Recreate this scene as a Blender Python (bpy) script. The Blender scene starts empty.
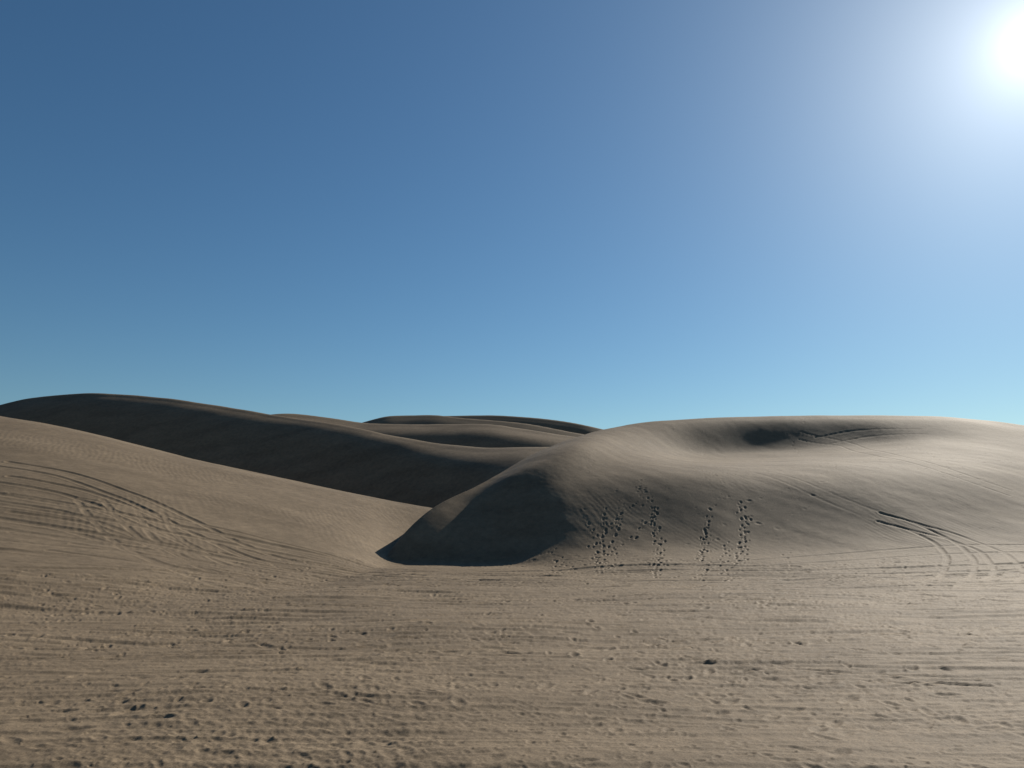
import bpy, math
import numpy as np
from mathutils import Vector
rng=np.random.default_rng(7)
F=745.0; CAMH=3.0; PITCH=math.atan(126/745.0)
cp,sp=math.cos(PITCH),math.sin(PITCH)
def tv(v): return (F*sp+(384-v)*cp)/(F*cp-(384-v)*sp)
KU=740.0

# ---------------- helpers
def pchip(x,y,xq):
    h=np.diff(x)[:,None]; dl=np.diff(y,axis=0)/h
    K=len(x); m=np.zeros_like(y)
    w1=2*h[1:]+h[:-1]; w2=h[1:]+2*h[:-1]
    pos=(dl[:-1]*dl[1:])>0
    with np.errstate(divide='ignore',invalid='ignore'):
        hm=(w1+w2)/(w1/dl[:-1]+w2/dl[1:])
    m[1:-1]=np.where(pos,hm,0); m[0]=dl[0]; m[-1]=dl[-1]
    xc=np.clip(xq,x[0],x[-1]); i=np.clip(np.searchsorted(x,xc)-1,0,K-2)
    hh=(x[i+1]-x[i])[:,None]; t=((xc-x[i])[:,None])/hh
    return (y[i]*(1+2*t)*(1-t)**2+hh*m[i]*t*(1-t)**2+y[i+1]*t*t*(3-2*t)+hh*m[i+1]*t*t*(t-1))
def smooth(a,b,x):
    t=np.clip((x-a)/(b-a),0,1); return t*t*(3-2*t)
perm=rng.permutation(1024)
gang=rng.random(1024)*2*np.pi; GX,GY=np.cos(gang),np.sin(gang)
def hsh(i,j,k=0): return perm[(perm[(i+k*37)&1023]+j)&1023]
def noise(x,y,k=0):
    xi=np.floor(x).astype(np.int64); yi=np.floor(y).astype(np.int64)
    fx=x-xi; fy=y-yi
    u=fx**3*(fx*(fx*6-15)+10); v=fy**3*(fy*(fy*6-15)+10)
    def g(a,b):
        h=hsh(xi+a,yi+b,k); return GX[h]*(fx-a)+GY[h]*(fy-b)
    return ((g(0,0)*(1-u)+g(1,0)*u)*(1-v)+(g(0,1)*(1-u)+g(1,1)*u)*v)*1.4
def smax(a,b,k):
    h=np.clip(0.5+0.5*(a-b)/k,0,1)
    return b*(1-h)+a*h+k*h*(1-h)

# ---------------- grid (polar sheet centred near the viewer)
tanmax=0.80; ncol=1340
dense=np.arctan(np.linspace(-tanmax,tanmax,ncol))
a1=dense[-1]
side=np.linspace(a1,math.pi,130)[1:]
th=np.concatenate([-side[::-1],dense,side[:-1]])
def rows():
    r=[0.3]
    while r[-1]<7.0: r.append(r[-1]+0.12)
    while r[-1]<22: r.append(r[-1]+max(0.02,r[-1]**2/2220*0.55))
    def go(to,st):
        while r[-1]<to: r.append(r[-1]+st)
    go(30,0.11); go(52,0.085); go(62,.11); go(95,0.17); go(135,0.3); go(260,0.7)
    while r[-1]<6000: r.append(r[-1]*1.06)
    return np.array(r)
D=rows()
nc,nr=len(th),len(D)
sc=1/np.cos(np.clip(np.abs(th),0,math.radians(60)))
sc=np.where(np.abs(th)>math.radians(60), 2.0-(np.abs(th)-math.radians(60))/math.radians(120)*1.0, sc)
R=D[:,None]*sc[None,:]
X=R*np.sin(th)[None,:]; Y=R*np.cos(th)[None,:]
Uc=np.where(np.abs(th)<math.radians(80),512+KU*np.tan(np.clip(th,-1.39,1.39)),np.sign(th)*6000)
DIST=np.hypot(X,Y)
print('grid',nr,nc,nr*nc)

# ---------------- dune lofts
def loft(st,back,sg=9):
    st=sorted(st,key=lambda s:s[0])
    us=np.array([s[0] for s in st],float)
    rowsv=[]
    for (u,vz,dc,dt,fr) in st:
        zc=vz[0] if isinstance(vz,tuple) else CAMH+dc*tv(vz)
        ds=[dt-8,dt]; zs=[-1.6,-0.05]
        zt=-0.05
        for f,g in fr: ds.append(dt+(dc-dt)*f); zs.append(zt+(zc-zt)*g)
        ds.append(dc); zs.append(zc)
        for dd,g in back: ds.append(dc+dd); zs.append(zc*g if zc>0 else zc-1)
        ds.append(dc+back[-1][0]+15); zs.append(-4)
        rowsv.append(ds+zs)
    P=np.array(rowsv); K=P.shape[1]//2
    ug=np.arange(-4000,5000,1.0)
    C=pchip(us,P,ug)
    n=4*sg; kx=np.arange(-n,n+1); kk=np.exp(-kx**2/(2*sg*sg)); kk/=kk.sum()
    pad=np.pad(C,((n,n),(0,0)),mode='edge')
    C=np.stack([np.convolve(pad[:,i],kk,'valid') for i in range(C.shape[1])],1)
    out=np.full((nr,nc),-4.0)
    for c in range(nc):
        if abs(th[c])>math.radians(79): continue
        uu=min(max(Uc[c]+4000,0),len(ug)-2.001); i=int(uu); t=uu-i
        row=C[i]*(1-t)+C[i+1]*t
        y=Y[:,c]
        dd=row[:K]; zz=row[K:]
        dd=np.maximum.accumulate(dd+np.arange(K)*1e-4)
        o=pchip(dd,zz[:,None],y)[:,0]
        o[y<dd[0]]=zz[0]
        out[:,c]=o
    return out
dk=[(.08,.07),(.5,.53),(.84,.88),(.95,.965)]
def Z(z): return (z,)
RD=[(-800,Z(-3),43,42,dk),(350,Z(-2.2),42.8,41.8,dk),(384,Z(-.1),43.3,42.3,dk),(395,Z(.8),44,42.6,dk),(410,530,45,42.7,dk),(435,507.5,47.0,42.6,dk),(480,485,50.2,42.5,dk),
 (515,464,54.4,41.8,[(.08,.07),(.45,.60),(.66,.87),(.9,.965)]),
 (550,447,60,40.2,[(.10,.07),(.40,.56),(.59,.82),(.86,.96)]),
 (590,433,66.0,38.4,[(.13,.08),(.42,.53),(.64,.81),(.88,.955)]),
 (640,423,71,37.3,[(.13,.07),(.42,.50),(.72,.725),(.93,.95)]),
 (700,418.5,74,36.9,[(.12,.06),(.40,.46),(.80,.66),(.962,.965)]),
 (760,416.5,77,36.7,[(.12,.06),(.39,.44),(.805,.655),(.96,.963)]),
 (850,415.5,79,36.5,[(.12,.06),(.38,.43),(.79,.69),(.95,.957)]),
 (930,416.5,79,36.2,[(.12,.06),(.42,.44),(.77,.74),(.935,.955)]),
 (980,420,79,36.2,[(.12,.06),(.46,.47),(.76,.76),(.93,.955)]),
 (1024,426,79,36,[(.12,.06),(.5,.5),(.76,.77),(.93,.955)]),
 (1150,440,80,34,[(.13,.07),(.55,.55),(.78,.8),(.93,.96)]),
 (1500,Z(7.5),78,32,[(.3,.25),(.6,.6),(.78,.8),(.93,.96)]),
 (2300,Z(-2),70,40,[(.3,.25),(.6,.6),(.78,.8),(.93,.96)]),(4900,Z(-4),60,40,dk)]
Rf=loft(RD,[(2.0,.965),(8,.8),(20,.4),(32,.0)],9)
lc=[(.2,.13),(.5,.5),(.75,.80),(.92,.965)]
l2=[(.2,.15),(.5,.5),(.75,.79),(.92,.96)]
LD=[(-3900,Z(-4),40,30,lc),(-1800,Z(-2),50,25,lc),(-900,Z(7),66,20,lc),(-400,Z(11),70,20,lc),(-150,400,68,21,lc),(0,417,66,22,lc),(60,427,65,23,lc),
 (120,440,63.5,24,lc),(200,460,61.5,26.5,lc),(280,477,59.5,30,lc),(340,490,58,34,l2),(370,496.5,57.3,37.5,l2),
 (390,500.5,57,41,l2),(410,504,56.6,43.7,l2),(430,507,56.3,45.8,l2),
 (470,Z(2.6),56,48,l2),(600,Z(-1.5),56,50,dk),(4900,Z(-4),50,43,dk)]
Lf=loft(LD,[(1.2,.965),(6,.72),(14,.25),(22,.0)],7)
bc=[(.12,.06),(.45,.52),(.76,.875),(.89,.95)]
bb=[(.10,.07),(.45,.52),(.80,.88),(.91,.955)]
bl=[(.12,.07),(.40,.46),(.60,.73),(.84,.92)]
BD=[(-3900,Z(-4),100,80,bc),(-1200,Z(-2),110,90,bc),(-250,450,135,110,bc),(-100,427,133,106,bc),(0,405,130,102,bb),(30,397.5,129,101,bb),(80,393.5,126,98.5,bb),(140,396,122,95,bb),
 (200,403,117,91.5,bb),(280,416,110,87,bb),(340,425,104,83,[(.10,.07),(.45,.52),(.76,.86),(.90,.955)]),(400,437,98,79,[(.10,.07),(.43,.5),(.68,.80),(.86,.94)]),(450,445,94,75,bl),(500,448,91,71,bl),(550,447,90,69,bl),
 (650,452,90,70,bl),(900,Z(4),97,80,bl),(1400,Z(-2),97,80,bl),(4900,Z(-4),97,80,bl)]
Bf=loft(BD,[(3,.97),(11,.82),(22,.45),(32,.1)])
CD=[(-3900,Z(-4),150,125,bc),(-200,Z(-2),150,125,bc),(150,Z(14),150,120,bc),(240,420,150,118,bc),(285,413.5,150,117,bc),(330,418,147,115,bc),(370,423.5,143,113,bc),(430,424.5,140,111,bc),(480,424,138,110,bc),
 (530,430,136,110,bc),(575,437,135,110,bc),(640,446,134,110,bc),(900,Z(-2),142,120,bc),(4900,Z(-4),142,120,bc)]
Cf=loft(CD,[(4,.98),(14,.9),(26,.5),(36,.1)],6)
bd=[(.12,.06),(.5,.50),(.84,.89),(.93,.96)]
ED=[(-3900,Z(-4),200,165,bd),(100,Z(-2),200,160,bd),(340,430,200,160,bd),(368,421,200,160,bd),(392,415.8,200,160,bd),(430,415,199,160,bd),(460,418,197,160,bd),(520,423,194,160,bd),(570,432,191,160,bd),(640,445,190,160,bd),(900,Z(-2),194,165,bd),(4900,Z(-4),194,165,bd)]
Ef=loft(ED,[(4,.98),(14,.9),(26,.5),(36,.1)],5)
GD=[(-3900,Z(-4),255,215,bd),(100,Z(-2),255,215,bd),(400,425,255,212,bd),(440,416,255,212,bd),(485,415.3,254,212,bd),(530,417.5,251,212,bd),(565,421.5,248,212,bd),(595,427.5,245,212,bd),(650,440,245,212,bd),(1000,Z(-2),194,165,bd),(4900,Z(-4),194,165,bd)]
Gf=loft(GD,[(6,.98),(18,.9),(36,.5),(50,.1)],5)

gnd=0.12*noise(X/9,Y/6,1)*smooth(3,20,DIST)+0.05*noise(X/3.5,Y/2.2,2)
gnd+=smooth(160,500,DIST)*(noise(X/140,Y/110,3)+0.3)*6
behind=smooth(40,110,-Y)*(np.abs(noise(X/60,Y/45,4))*14)
gnd+=behind*smooth(0.1,0.6,-Y/(DIST+1e-6))
fields=[gnd,Rf,Lf,Bf,Cf,Ef,Gf]
H=smax(Lf,Rf,0.12)
H=smax(H,gnd,0.30)
for f in (Bf,Cf,Ef,Gf): H=smax(H,f,0.35)
owner=np.argmax(np.stack(fields),0)
dune=smooth(0.05,1.1,H-gnd)

def loc(u,v):
    a=math.atan((u-512)/(F*cp-(384-v)*sp)); c=int(np.argmin(np.abs(th-a)))
    y=Y[:,c]; t=(H[:,c]-CAMH)/y
    ok=np.where((t>=tv(v))&(y>4))[0]
    i=ok[0] if len(ok) else nr//2
    return np.array([X[i,c],Y[i,c]])
tanc=np.tan(dense); off=len(side)
def box(x0,x1,y0,y1):
    ts=[x0/y0,x0/y1,x1/y0,x1/y1]
    c0=np.searchsorted(tanc,min(ts)); c1=np.searchsorted(tanc,max(ts))+1
    r0=np.searchsorted(D,y0); r1=np.searchsorted(D,y1)+1
    return slice(r0,r1),slice(off+max(c0-1,0),off+min(c1,ncol))
disp=np.zeros_like(H)
near=D<140; ns=slice(0,int(near.sum()))
x,y=X[ns],Y[ns]; dn=dune[ns]
flat=1-dn
wob=noise(x/7,y/7,9)*1.2
rough=0.45+0.8*smooth(-0.3,0.5,noise(x/6+3,y/2.2,10))
ca,sa=math.cos(.5),math.sin(.5)
xr,yr=x*ca-y*sa,x*sa+y*ca
disp[ns]+=flat*rough*(0.014*noise(x/1.6,(y+wob*.4)/0.36,11)+0.028*noise(x/2.2,(y-wob*.5)/1.0,19)*smooth(10,22,y)+0.012*noise(x/0.40,y/0.24,12)+0.010*noise(xr/0.15,yr/0.12,13)+0.006*noise(yr/0.07,xr/0.08,18))
disp[ns]+=dn*(0.06*noise(xr/5.5,yr/4.5,14)+0.006*noise(yr/0.9,xr/0.7,15)+0.014*noise(x/1.9,yr/1.1,37)*smooth(80,60,y))
disp[ns]+=dn*smooth(70,52,y)*(.35+.65*smooth(-.3,.3,noise(x/7,y/6,38)))*0.006*noise(xr/.38,yr/.26,39)
def prints(cell,prob,depth,la,lb,k,maskf):
    rs=slice(int(np.searchsorted(D,5)),int(np.searchsorted(D,82))); cs=slice(off,off+ncol)
    x0=X[rs,cs]; y0=Y[rs,cs]; acc=np.zeros_like(x0); m=maskf(x0,y0,rs,cs)
    r,q_=math.cos(.3+k),math.sin(.3+k); x=x0*r-y0*q_; y=x0*q_+y0*r
    ix=np.floor(x/cell).astype(np.int64); iy=np.floor(y/cell).astype(np.int64)
    for a in (-1,0,1):
        for b in (-1,0,1):
            h=hsh(ix+a,iy+b,k); h2=perm[(h+311)&1023]; h3=perm[(h2+77)&1023]; h4=perm[(h3+5)&1023]
            ex=(h4<prob*1024)
            cx=(ix+a+0.05+0.9*h/1024)*cell; cy=(iy+b+0.05+0.9*h2/1024)*cell
            an=h3/1024*np.pi; ca,sa=np.cos(an),np.sin(an)
            s=0.6+0.7*(h2/1024)
            p=((x-cx)*ca+(y-cy)*sa)/(la*s); q=(-(x-cx)*sa+(y-cy)*ca)/(lb*s)
            r2=p*p+q*q
            acc+=ex*(-depth*s*np.exp(-r2**1.5)+0.4*depth*s*np.exp(-((np.sqrt(r2)-1.45)/0.4)**2))
    disp[rs,cs]+=acc*m
nearfade=lambda y: .45+.45*smooth(9,20,y)
prints(0.50,0.60,0.026,0.125,0.06,21,lambda x,y,rs,cs:(1-dune[rs,cs])*nearfade(y)*smooth(-.35,.1,noise(x/7+9,y/3,22)))
prints(0.24,0.5,0.010,0.06,0.04,23,lambda x,y,rs,cs:(1-dune[rs,cs])*smooth(-.4,.1,noise(x/5+2,y/2.5,24)))
prints(0.60,0.55,0.036,0.18,0.07,26,lambda x,y,rs,cs:(1-dune[rs,cs])*nearfade(y)*smooth(-.2,.2,noise(x/9+19,y/4,31)))
def trail_mask(x,y,rs,cs):
    U=512+KU*x/y+noise(x/2,y/4,33)*25
    return smooth(570,605,U)*smooth(790,745,U)*smooth(60,50,y)*smooth(37,40,y)*smooth(0,.45,noise(x/1.3,y/7,29))
prints(0.30,0.45,0.024,0.095,0.065,25,trail_mask)
prints(1.1,0.5,0.02,0.14,0.10,27,lambda x,y,rs,cs:dune[rs,cs]*smooth(0,.4,noise(x/9+5,y/9,28))*smooth(600,700,512+KU*x/y))
ph=(xr*.55+yr*.84)+0.35*noise(x/3,y/3,34)+.12*noise(x/.9,y/.9,35)
Uy=512+KU*x/y
lit=1-smooth(395,430,Uy)*smooth(600,560,Uy)
amp=dn*smooth(0,.45,noise(x/8+4,y/8,36))*smooth(75,50,y)*lit
disp[ns]+=amp*.0042*np.sin(ph*2*np.pi/.36)
def dimple(p,dirv,depth=0.09,la=0.2,lb=0.12):
    rs,cs=box(p[0]-.8,p[0]+.8,p[1]-.8,p[1]+.8)
    dx=X[rs,cs]-p[0]; dy=Y[rs,cs]-p[1]
    a=(dx*dirv[0]+dy*dirv[1])/la; b=(-dx*dirv[1]+dy*dirv[0])/lb
    r2=a*a+b*b
    disp[rs,cs]+=-depth*np.exp(-r2**1.5)+0.25*depth*np.exp(-((np.sqrt(r2)-1.5)/0.4)**2)
def resample(P,st):
    P=np.array(P); t=np.arange(len(P)); n=60
    Q=pchip(t.astype(float),P.astype(float),np.linspace(0,len(P)-1,n*(len(P)-1)))
    s=np.concatenate([[0],np.cumsum(np.hypot(*np.diff(Q,axis=0).T))])
    q=np.arange(0,s[-1],st)
    return np.stack([np.interp(q,s,Q[:,0]),np.interp(q,s,Q[:,1])],1)
def footpath(pts,step=0.36,depth=0.052,jit=0.11,sz=1.0):
    Q=resample([loc(*p) for p in pts],step)
    for i in range(len(Q)-1):
        d=Q[i+1]-Q[i]; d/=np.hypot(*d)+1e-9
        n=np.array([-d[1],d[0]])
        p=Q[i]+n*(0.10 if i%2 else -0.10)+rng.normal(0,jit,2)
        k=rng.uniform(.4,1.1)*sz
        dimple(p,d,depth*k,0.15*k,0.075*k)
for pts in ([(601,575),(600,545),(606,520),(604,505)],[(612,572),(614,540),(622,512)],[(655,578),(657,540),(652,510),(650,488)],[(662,570),(664,535)],[(596,565),(593,520)],
            [(700,580),(703,545),(708,515),(716,498)],[(692,560),(712,530)],[(728,582),(738,550),(748,525),(742,500)],[(735,560),(750,515)],[(590,560),(640,530),(660,505)],
            [(552,575),(556,545)],[(610,530),(640,500)],[(722,575),(728,540)],[(604,570),(602,510)],[(658,575),(655,500)],[(744,560),(740,505)],[(706,570),(704,510)]):
    footpath(pts)
for pts in ([(880,440),(905,447),(960,470)],[(840,470),(790,440),(770,428)],[(45,575),(49,600),(47,625)],[(560,560),(600,590),(640,610)],[(800,575),(780,540)]):
    footpath(pts,.6,.045,.1,.9)
DM=None
RUT=np.zeros_like(H)      # ruts overwrite each other instead of adding up
def groove(Q,w):
    n=len(Q)
    for i in range(n-1):
        a=Q[i]; b=Q[i+1]; m=w*3.2
        y0=min(a[1],b[1])-m; y1=max(a[1],b[1])+m
        if y0<5.5 or max(abs(a[0]),abs(b[0]))/y0>0.79: continue
        rs,cs=box(min(a[0],b[0])-m,max(a[0],b[0])+m,y0,y1)
        ab=b-a; L2=ab@ab+1e-9
        px=X[rs,cs]-a[0]; py=Y[rs,cs]-a[1]
        t=np.clip((px*ab[0]+py*ab[1])/L2,0,1)
        dd=np.hypot(px-t*ab[0],py-t*ab[1])
        DM[rs,cs]=np.minimum(DM[rs,cs],dd/w)
def apply(w,depth,k,cont,fine):
    m=DM<3.2; d=DM[m]
    mod=0.9+0.3*noise(X[m]/3.5,Y[m]/3.5,k)+fine*noise(X[m]/.35,Y[m]/.35,k+1)
    mod*=smooth(-.55-cont,.0-cont,noise(X[m]/9,Y[m]/9,k+2))
    g=mod*(-depth*np.exp(-d**4)+0.4*depth*np.exp(-((d-1.5)/0.4)**2))
    inside=smooth(1.5,1.0,d)*np.clip(mod,0,1)
    RUT[m]=np.where(g<0,np.minimum(RUT[m]*(1-.5*inside),g),np.maximum(RUT[m],g*(RUT[m]>=0)+RUT[m]*(RUT[m]<0)))
def track(pts,w=0.13,depth=0.05,gauge=1.5,world=False,st=0.5,cont=.3,fine=.05):
    global DM
    P=[np.array(p,float) if world else loc(*p) for p in pts]
    Q=resample(P,st)
    d=np.gradient(Q,axis=0); d/=np.hypot(d[:,0],d[:,1])[:,None]+1e-9
    nrm=np.stack([-d[:,1],d[:,0]],1)
    for o in ((-gauge/2,gauge/2) if gauge else (0,)):
        DM=np.full_like(H,99.0)
        groove(Q+nrm*o,w); apply(w,depth,int(rng.integers(30,90)),cont,fine)
base=[(0,463),(60,474),(120,493),(180,520),(230,545),(290,563),(360,573),(450,580),(560,584),(700,583),(850,578),(1015,575)]
for k,(du,dv,dp_) in enumerate([(0,0,.050),(0,16,.045),(0,34,.035),(0,52,.03)]):
    track([(u,v+dv*(1-u/1500)*(1 if u<200 else max(.25,1-(u-200)/300))) for u,v in base],w=0.17,depth=dp_,gauge=1.3,st=.3,cont=.6)
track([(250,574),(400,583),(560,586),(700,585),(850,580),(1015,577)],w=.26,depth=.065,gauge=1.7,fine=.2,cont=.6)
track([(300,588),(480,590),(640,589),(820,586),(1015,583)],w=.22,depth=.055,gauge=1.7,fine=.2,cont=.6)
track([(90,500),(108,522),(138,547),(190,567),(270,581),(380,589),(500,592)],w=.15,depth=.026,gauge=1.2,st=.3,cont=.6)
track([(150,512),(168,540),(210,561),(270,574),(340,583),(470,588),(700,590)],w=.15,depth=.022,gauge=1.2,st=.3,cont=.6)
track([(4,572),(120,574),(260,580),(420,586),(620,591)],w=.15,depth=.045)
track([(4,594),(120,590),(260,591),(420,595),(620,600)],w=.18,depth=.045)
track([(880,518),(915,528),(943,542),(958,556),(958,572),(935,588)],w=.14,depth=.036,gauge=1.2,st=.3,cont=.6)
track([(905,524),(955,538),(988,551),(1006,566),(1000,582)],w=.14,depth=.034,gauge=1.2,st=.3,cont=.6)
track([(1015,600),(900,592),(760,588),(600,596)],w=.18,depth=.05)
track([(760,472),(830,498),(880,518)],w=.13,depth=.010,gauge=1.3)
track([(800,436),(850,446),(900,458),(960,476),(1015,495)],w=.13,depth=.022)
track([(820,442),(865,434),(930,432)],w=.12,depth=.022)
for i in range(90):
    far=i>18
    y0=float(rng.uniform(17,38)) if far else float(rng.uniform(8.5,16)); s=rng.uniform(-.16,.16)
    x0=rng.uniform(-32,5); x1=x0+rng.uniform(20,55)
    b=rng.uniform(-3,3)*min(1,y0/25)
    xs=np.linspace(x0,x1,6)
    big=(i%4==0 and y0>22)
    w=.22 if big else rng.uniform(.09,.14)
    dep=min((.05 if big else rng.uniform(.02,.04)) if far else .014,.30*w)
    track([(xx,y0+s*xx+b*math.sin(xx/14+i)) for xx in xs],w=w,depth=dep,world=True,gauge=1.4,cont=.15,fine=.2)
track([(780,668),(870,674),(950,677),(1015,679)],w=.07,depth=.03,gauge=0)
track([(865,681),(940,684),(1015,687)],w=.08,depth=.04,gauge=0)
disp+=RUT
for i in range(2000):
    y0=rng.uniform(7.5,20); x0=rng.uniform(-.72,.72)*y0
    s=rng.uniform(.010,.022)
    rs,cs=box(x0-.12,x0+.12,y0-.12,y0+.12)
    r2=((X[rs,cs]-x0)**2+((Y[rs,cs]-y0)*1.2)**2)/s**2
    disp[rs,cs]+=s*0.8*np.exp(-r2)
Zf=H+disp
# ---------------- normals & meshes
V=np.stack([X,Y,Zf],-1)
idx=np.arange(nr*nc).reshape(nr,nc)
nxt=np.roll(idx,-1,axis=1)
q=np.stack([idx[:-1],nxt[:-1],nxt[1:],idx[1:]],-1).reshape(-1,4)
Vf=V.reshape(-1,3)
fn=np.cross(Vf[q[:,2]]-Vf[q[:,0]],Vf[q[:,3]]-Vf[q[:,1]])
if fn[:,2].mean()<0:
    q=q[:,::-1].copy(); fn=-fn
vn=np.zeros_like(Vf)
for k in range(4):
    for c in range(3): vn[:,c]+=np.bincount(q[:,k],weights=fn[:,c],minlength=len(Vf))
vn/=np.linalg.norm(vn,axis=1)[:,None]+1e-12
own=owner.reshape(-1)[q[:,0]]

# ---------------- sand material
def nd(nt,t,**kw):
    n=nt.nodes.new(t)
    for k,v in kw.items(): setattr(n,k,v)
    return n
mat=bpy.data.materials.new("dune_sand"); mat.use_nodes=True
nt=mat.node_tree; nt.nodes.clear(); L=nt.links.new
out=nd(nt,'ShaderNodeOutputMaterial'); bs=nd(nt,'ShaderNodeBsdfPrincipled'); L(bs.outputs[0],out.inputs[0])
tc=nd(nt,'ShaderNodeTexCoord')
def mapn(s,rot=(0,0,0)):
    m=nd(nt,'ShaderNodeMapping'); m.inputs['Scale'].default_value=s; m.inputs['Rotation'].default_value=rot; L(tc.outputs['Object'],m.inputs[0]); return m
def noi(m,scale,det=4,ro=.6):
    n=nd(nt,'ShaderNodeTexNoise'); n.inputs['Scale'].default_value=scale; n.inputs['Detail'].default_value=det; n.inputs['Roughness'].default_value=ro; L(m.outputs[0],n.inputs['Vector']); return n
m0=mapn((1,1,1)); mS=mapn((.35,1.3,1))
nbig=noi(mS,.35,5); nmid=noi(m0,2.2,6,.7); nfin=noi(m0,38,3,.7)
def ramp(n,a,b,c0,c1):
    r=nd(nt,'ShaderNodeValToRGB'); r.color_ramp.elements[0].position=a; r.color_ramp.elements[1].position=b
    r.color_ramp.elements[0].color=(*c0,1); r.color_ramp.elements[1].color=(*c1,1); L(n.outputs[0],r.inputs[0]); return r.outputs[0]
def mul(a,b):
    m=nd(nt,'ShaderNodeMix',data_type='RGBA',blend_type='MULTIPLY'); m.inputs[0].default_value=1
    L(a,m.inputs[6]); L(b,m.inputs[7]); return m.outputs[2]
c1=ramp(nbig,.3,.72,(.196,.145,.091),(.285,.214,.137))
c2=ramp(nmid,.3,.7,(.78,)*3,(1.14,)*3)
c3=ramp(nfin,.3,.7,(.62,)*3,(1.3,)*3)
L(mul(mul(c1,c2),c3),bs.inputs['Base Color'])
bs.inputs['Roughness'].default_value=.8
bs.inputs['Specular IOR Level'].default_value=.18
nb=noi(m0,9,6,.75)
b2=nd(nt,'ShaderNodeBump'); b2.inputs['Strength'].default_value=.3; b2.inputs['Distance'].default_value=.025; L(nb.outputs[0],b2.inputs['Height'])
L(b2.outputs[0],bs.inputs['Normal'])

def build(name,mask):
    qq=q[mask]; uq,inv=np.unique(qq,return_inverse=True); inv=inv.reshape(-1)
    me=bpy.data.meshes.new(name)
    me.vertices.add(len(uq)); me.vertices.foreach_set('co',Vf[uq].astype(np.float32).ravel())
    me.loops.add(len(inv)); me.loops.foreach_set('vertex_index',inv.astype(np.int32))
    me.polygons.add(len(qq)); me.polygons.foreach_set('loop_start',np.arange(0,len(inv),4,dtype=np.int32))
    me.update(calc_edges=True)
    me.polygons.foreach_set('use_smooth',np.ones(len(qq),bool))
    me.normals_split_custom_set_from_vertices(vn[uq].astype(np.float32))
    me.materials.append(mat)
    ob=bpy.data.objects.new(name,me); bpy.context.collection.objects.link(ob); return ob
build("sand_ground",own==0)
for i in range(1,7):
    if (own==i).any(): build("sand_dune",own==i)

# ---------------- light
su,sv=1036,42
vec=Vector((su-512,F*cp-(384-sv)*sp,F*sp+(384-sv)*cp)).normalized()
el=math.asin(vec.z); az=math.atan2(vec.x,vec.y)
print('sun',math.degrees(el),math.degrees(az))
sl=bpy.data.lights.new("sun","SUN"); sl.energy=5.0; sl.angle=math.radians(.53); sl.color=(1,.92,.80)
so=bpy.data.objects.new("sun",sl); so.rotation_euler=(-vec).to_track_quat('-Z','Y').to_euler(); so.location=(0,0,60); bpy.context.collection.objects.link(so)
w=bpy.data.worlds.new("World"); bpy.context.scene.world=w; w.use_nodes=True
wn=w.node_tree; bg=wn.nodes['Background']; WL=wn.links.new
sky=wn.nodes.new('ShaderNodeTexSky'); sky.sky_type='NISHITA'; sky.sun_disc=False; sky.sun_elevation=el; sky.sun_rotation=az
sky.air_density=1.0; sky.dust_density=.12; sky.ozone_density=2.5; sky.altitude=100
def wmul(a,colr):
    m=wn.nodes.new('ShaderNodeMix'); m.data_type='RGBA'; m.blend_type='MULTIPLY'; m.inputs[0].default_value=1
    WL(a,m.inputs[6])
    if isinstance(colr,tuple): m.inputs[7].default_value=(*colr,1)
    else: WL(colr,m.inputs[7])
    return m.outputs[2]
hs=wn.nodes.new('ShaderNodeHueSaturation'); hs.inputs['Saturation'].default_value=1.14
WL(sky.outputs[0],hs.inputs['Color'])
base_sky=wmul(hs.outputs[0],(.85,1.03,1.05))
tcw=wn.nodes.new('ShaderNodeTexCoord')
dp=wn.nodes.new('ShaderNodeVectorMath'); dp.operation='DOT_PRODUCT'; WL(tcw.outputs['Generated'],dp.inputs[0]); dp.inputs[1].default_value=vec
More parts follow.
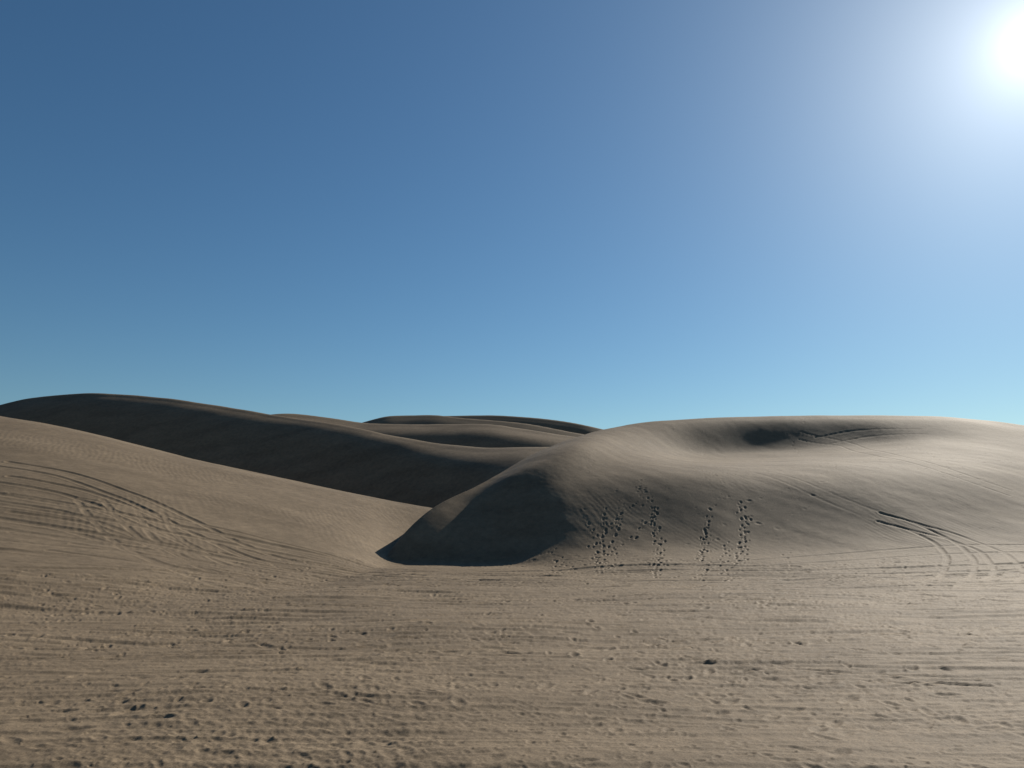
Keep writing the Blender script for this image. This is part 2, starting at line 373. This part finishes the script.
def mth(op,a,b=None):
    m=wn.nodes.new('ShaderNodeMath'); m.operation=op
    for i,vv in enumerate((a,b)):
        if vv is None: continue
        if isinstance(vv,(int,float)): m.inputs[i].default_value=vv
        else: WL(vv,m.inputs[i])
    return m.outputs[0]
# sky dimmed away from the sun, added to deepen shade on camera-facing slopes
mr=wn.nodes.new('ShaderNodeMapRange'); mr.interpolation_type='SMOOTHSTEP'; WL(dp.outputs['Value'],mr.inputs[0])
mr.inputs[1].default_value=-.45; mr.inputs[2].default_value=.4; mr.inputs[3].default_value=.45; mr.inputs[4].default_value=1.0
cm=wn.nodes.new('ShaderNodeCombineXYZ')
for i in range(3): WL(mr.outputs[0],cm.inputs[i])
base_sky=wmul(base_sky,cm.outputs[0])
angd=mth('ARCCOSINE',mth('MINIMUM',dp.outputs['Value'],.99999))
STR=.069
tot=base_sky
for A,deg,colr in ((.8,1.3,(1,.98,.93)),(.62,6.4,(1,.99,.96)),(.18,16,(.88,1,.99))):
    e=mth('MULTIPLY',mth('EXPONENT',mth('MULTIPLY',angd,-1/math.radians(deg))),A/STR)
    cb=wn.nodes.new('ShaderNodeMix'); cb.data_type='RGBA'; cb.blend_type='MULTIPLY'; cb.inputs[0].default_value=1
    cc=wn.nodes.new('ShaderNodeCombineXYZ')
    for i in range(3): WL(e,cc.inputs[i])
    WL(cc.outputs[0],cb.inputs[6]); cb.inputs[7].default_value=(*colr,1)
    ad=wn.nodes.new('ShaderNodeMix'); ad.data_type='RGBA'; ad.blend_type='ADD'; ad.inputs[0].default_value=1
    WL(tot,ad.inputs[6]); WL(cb.outputs[2],ad.inputs[7]); tot=ad.outputs[2]
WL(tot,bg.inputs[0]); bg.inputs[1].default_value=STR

cam=bpy.data.cameras.new("camera"); co=bpy.data.objects.new("camera",cam); bpy.context.collection.objects.link(co)
co.location=(0,0,CAMH); co.rotation_euler=(math.pi/2+PITCH,0,0)
cam.sensor_width=36; cam.lens=36*F/1024; cam.clip_end=20000; cam.clip_start=.1
s=bpy.context.scene; s.camera=co
s.view_settings.view_transform='Standard'; s.view_settings.look='None'; s.view_settings.exposure=0
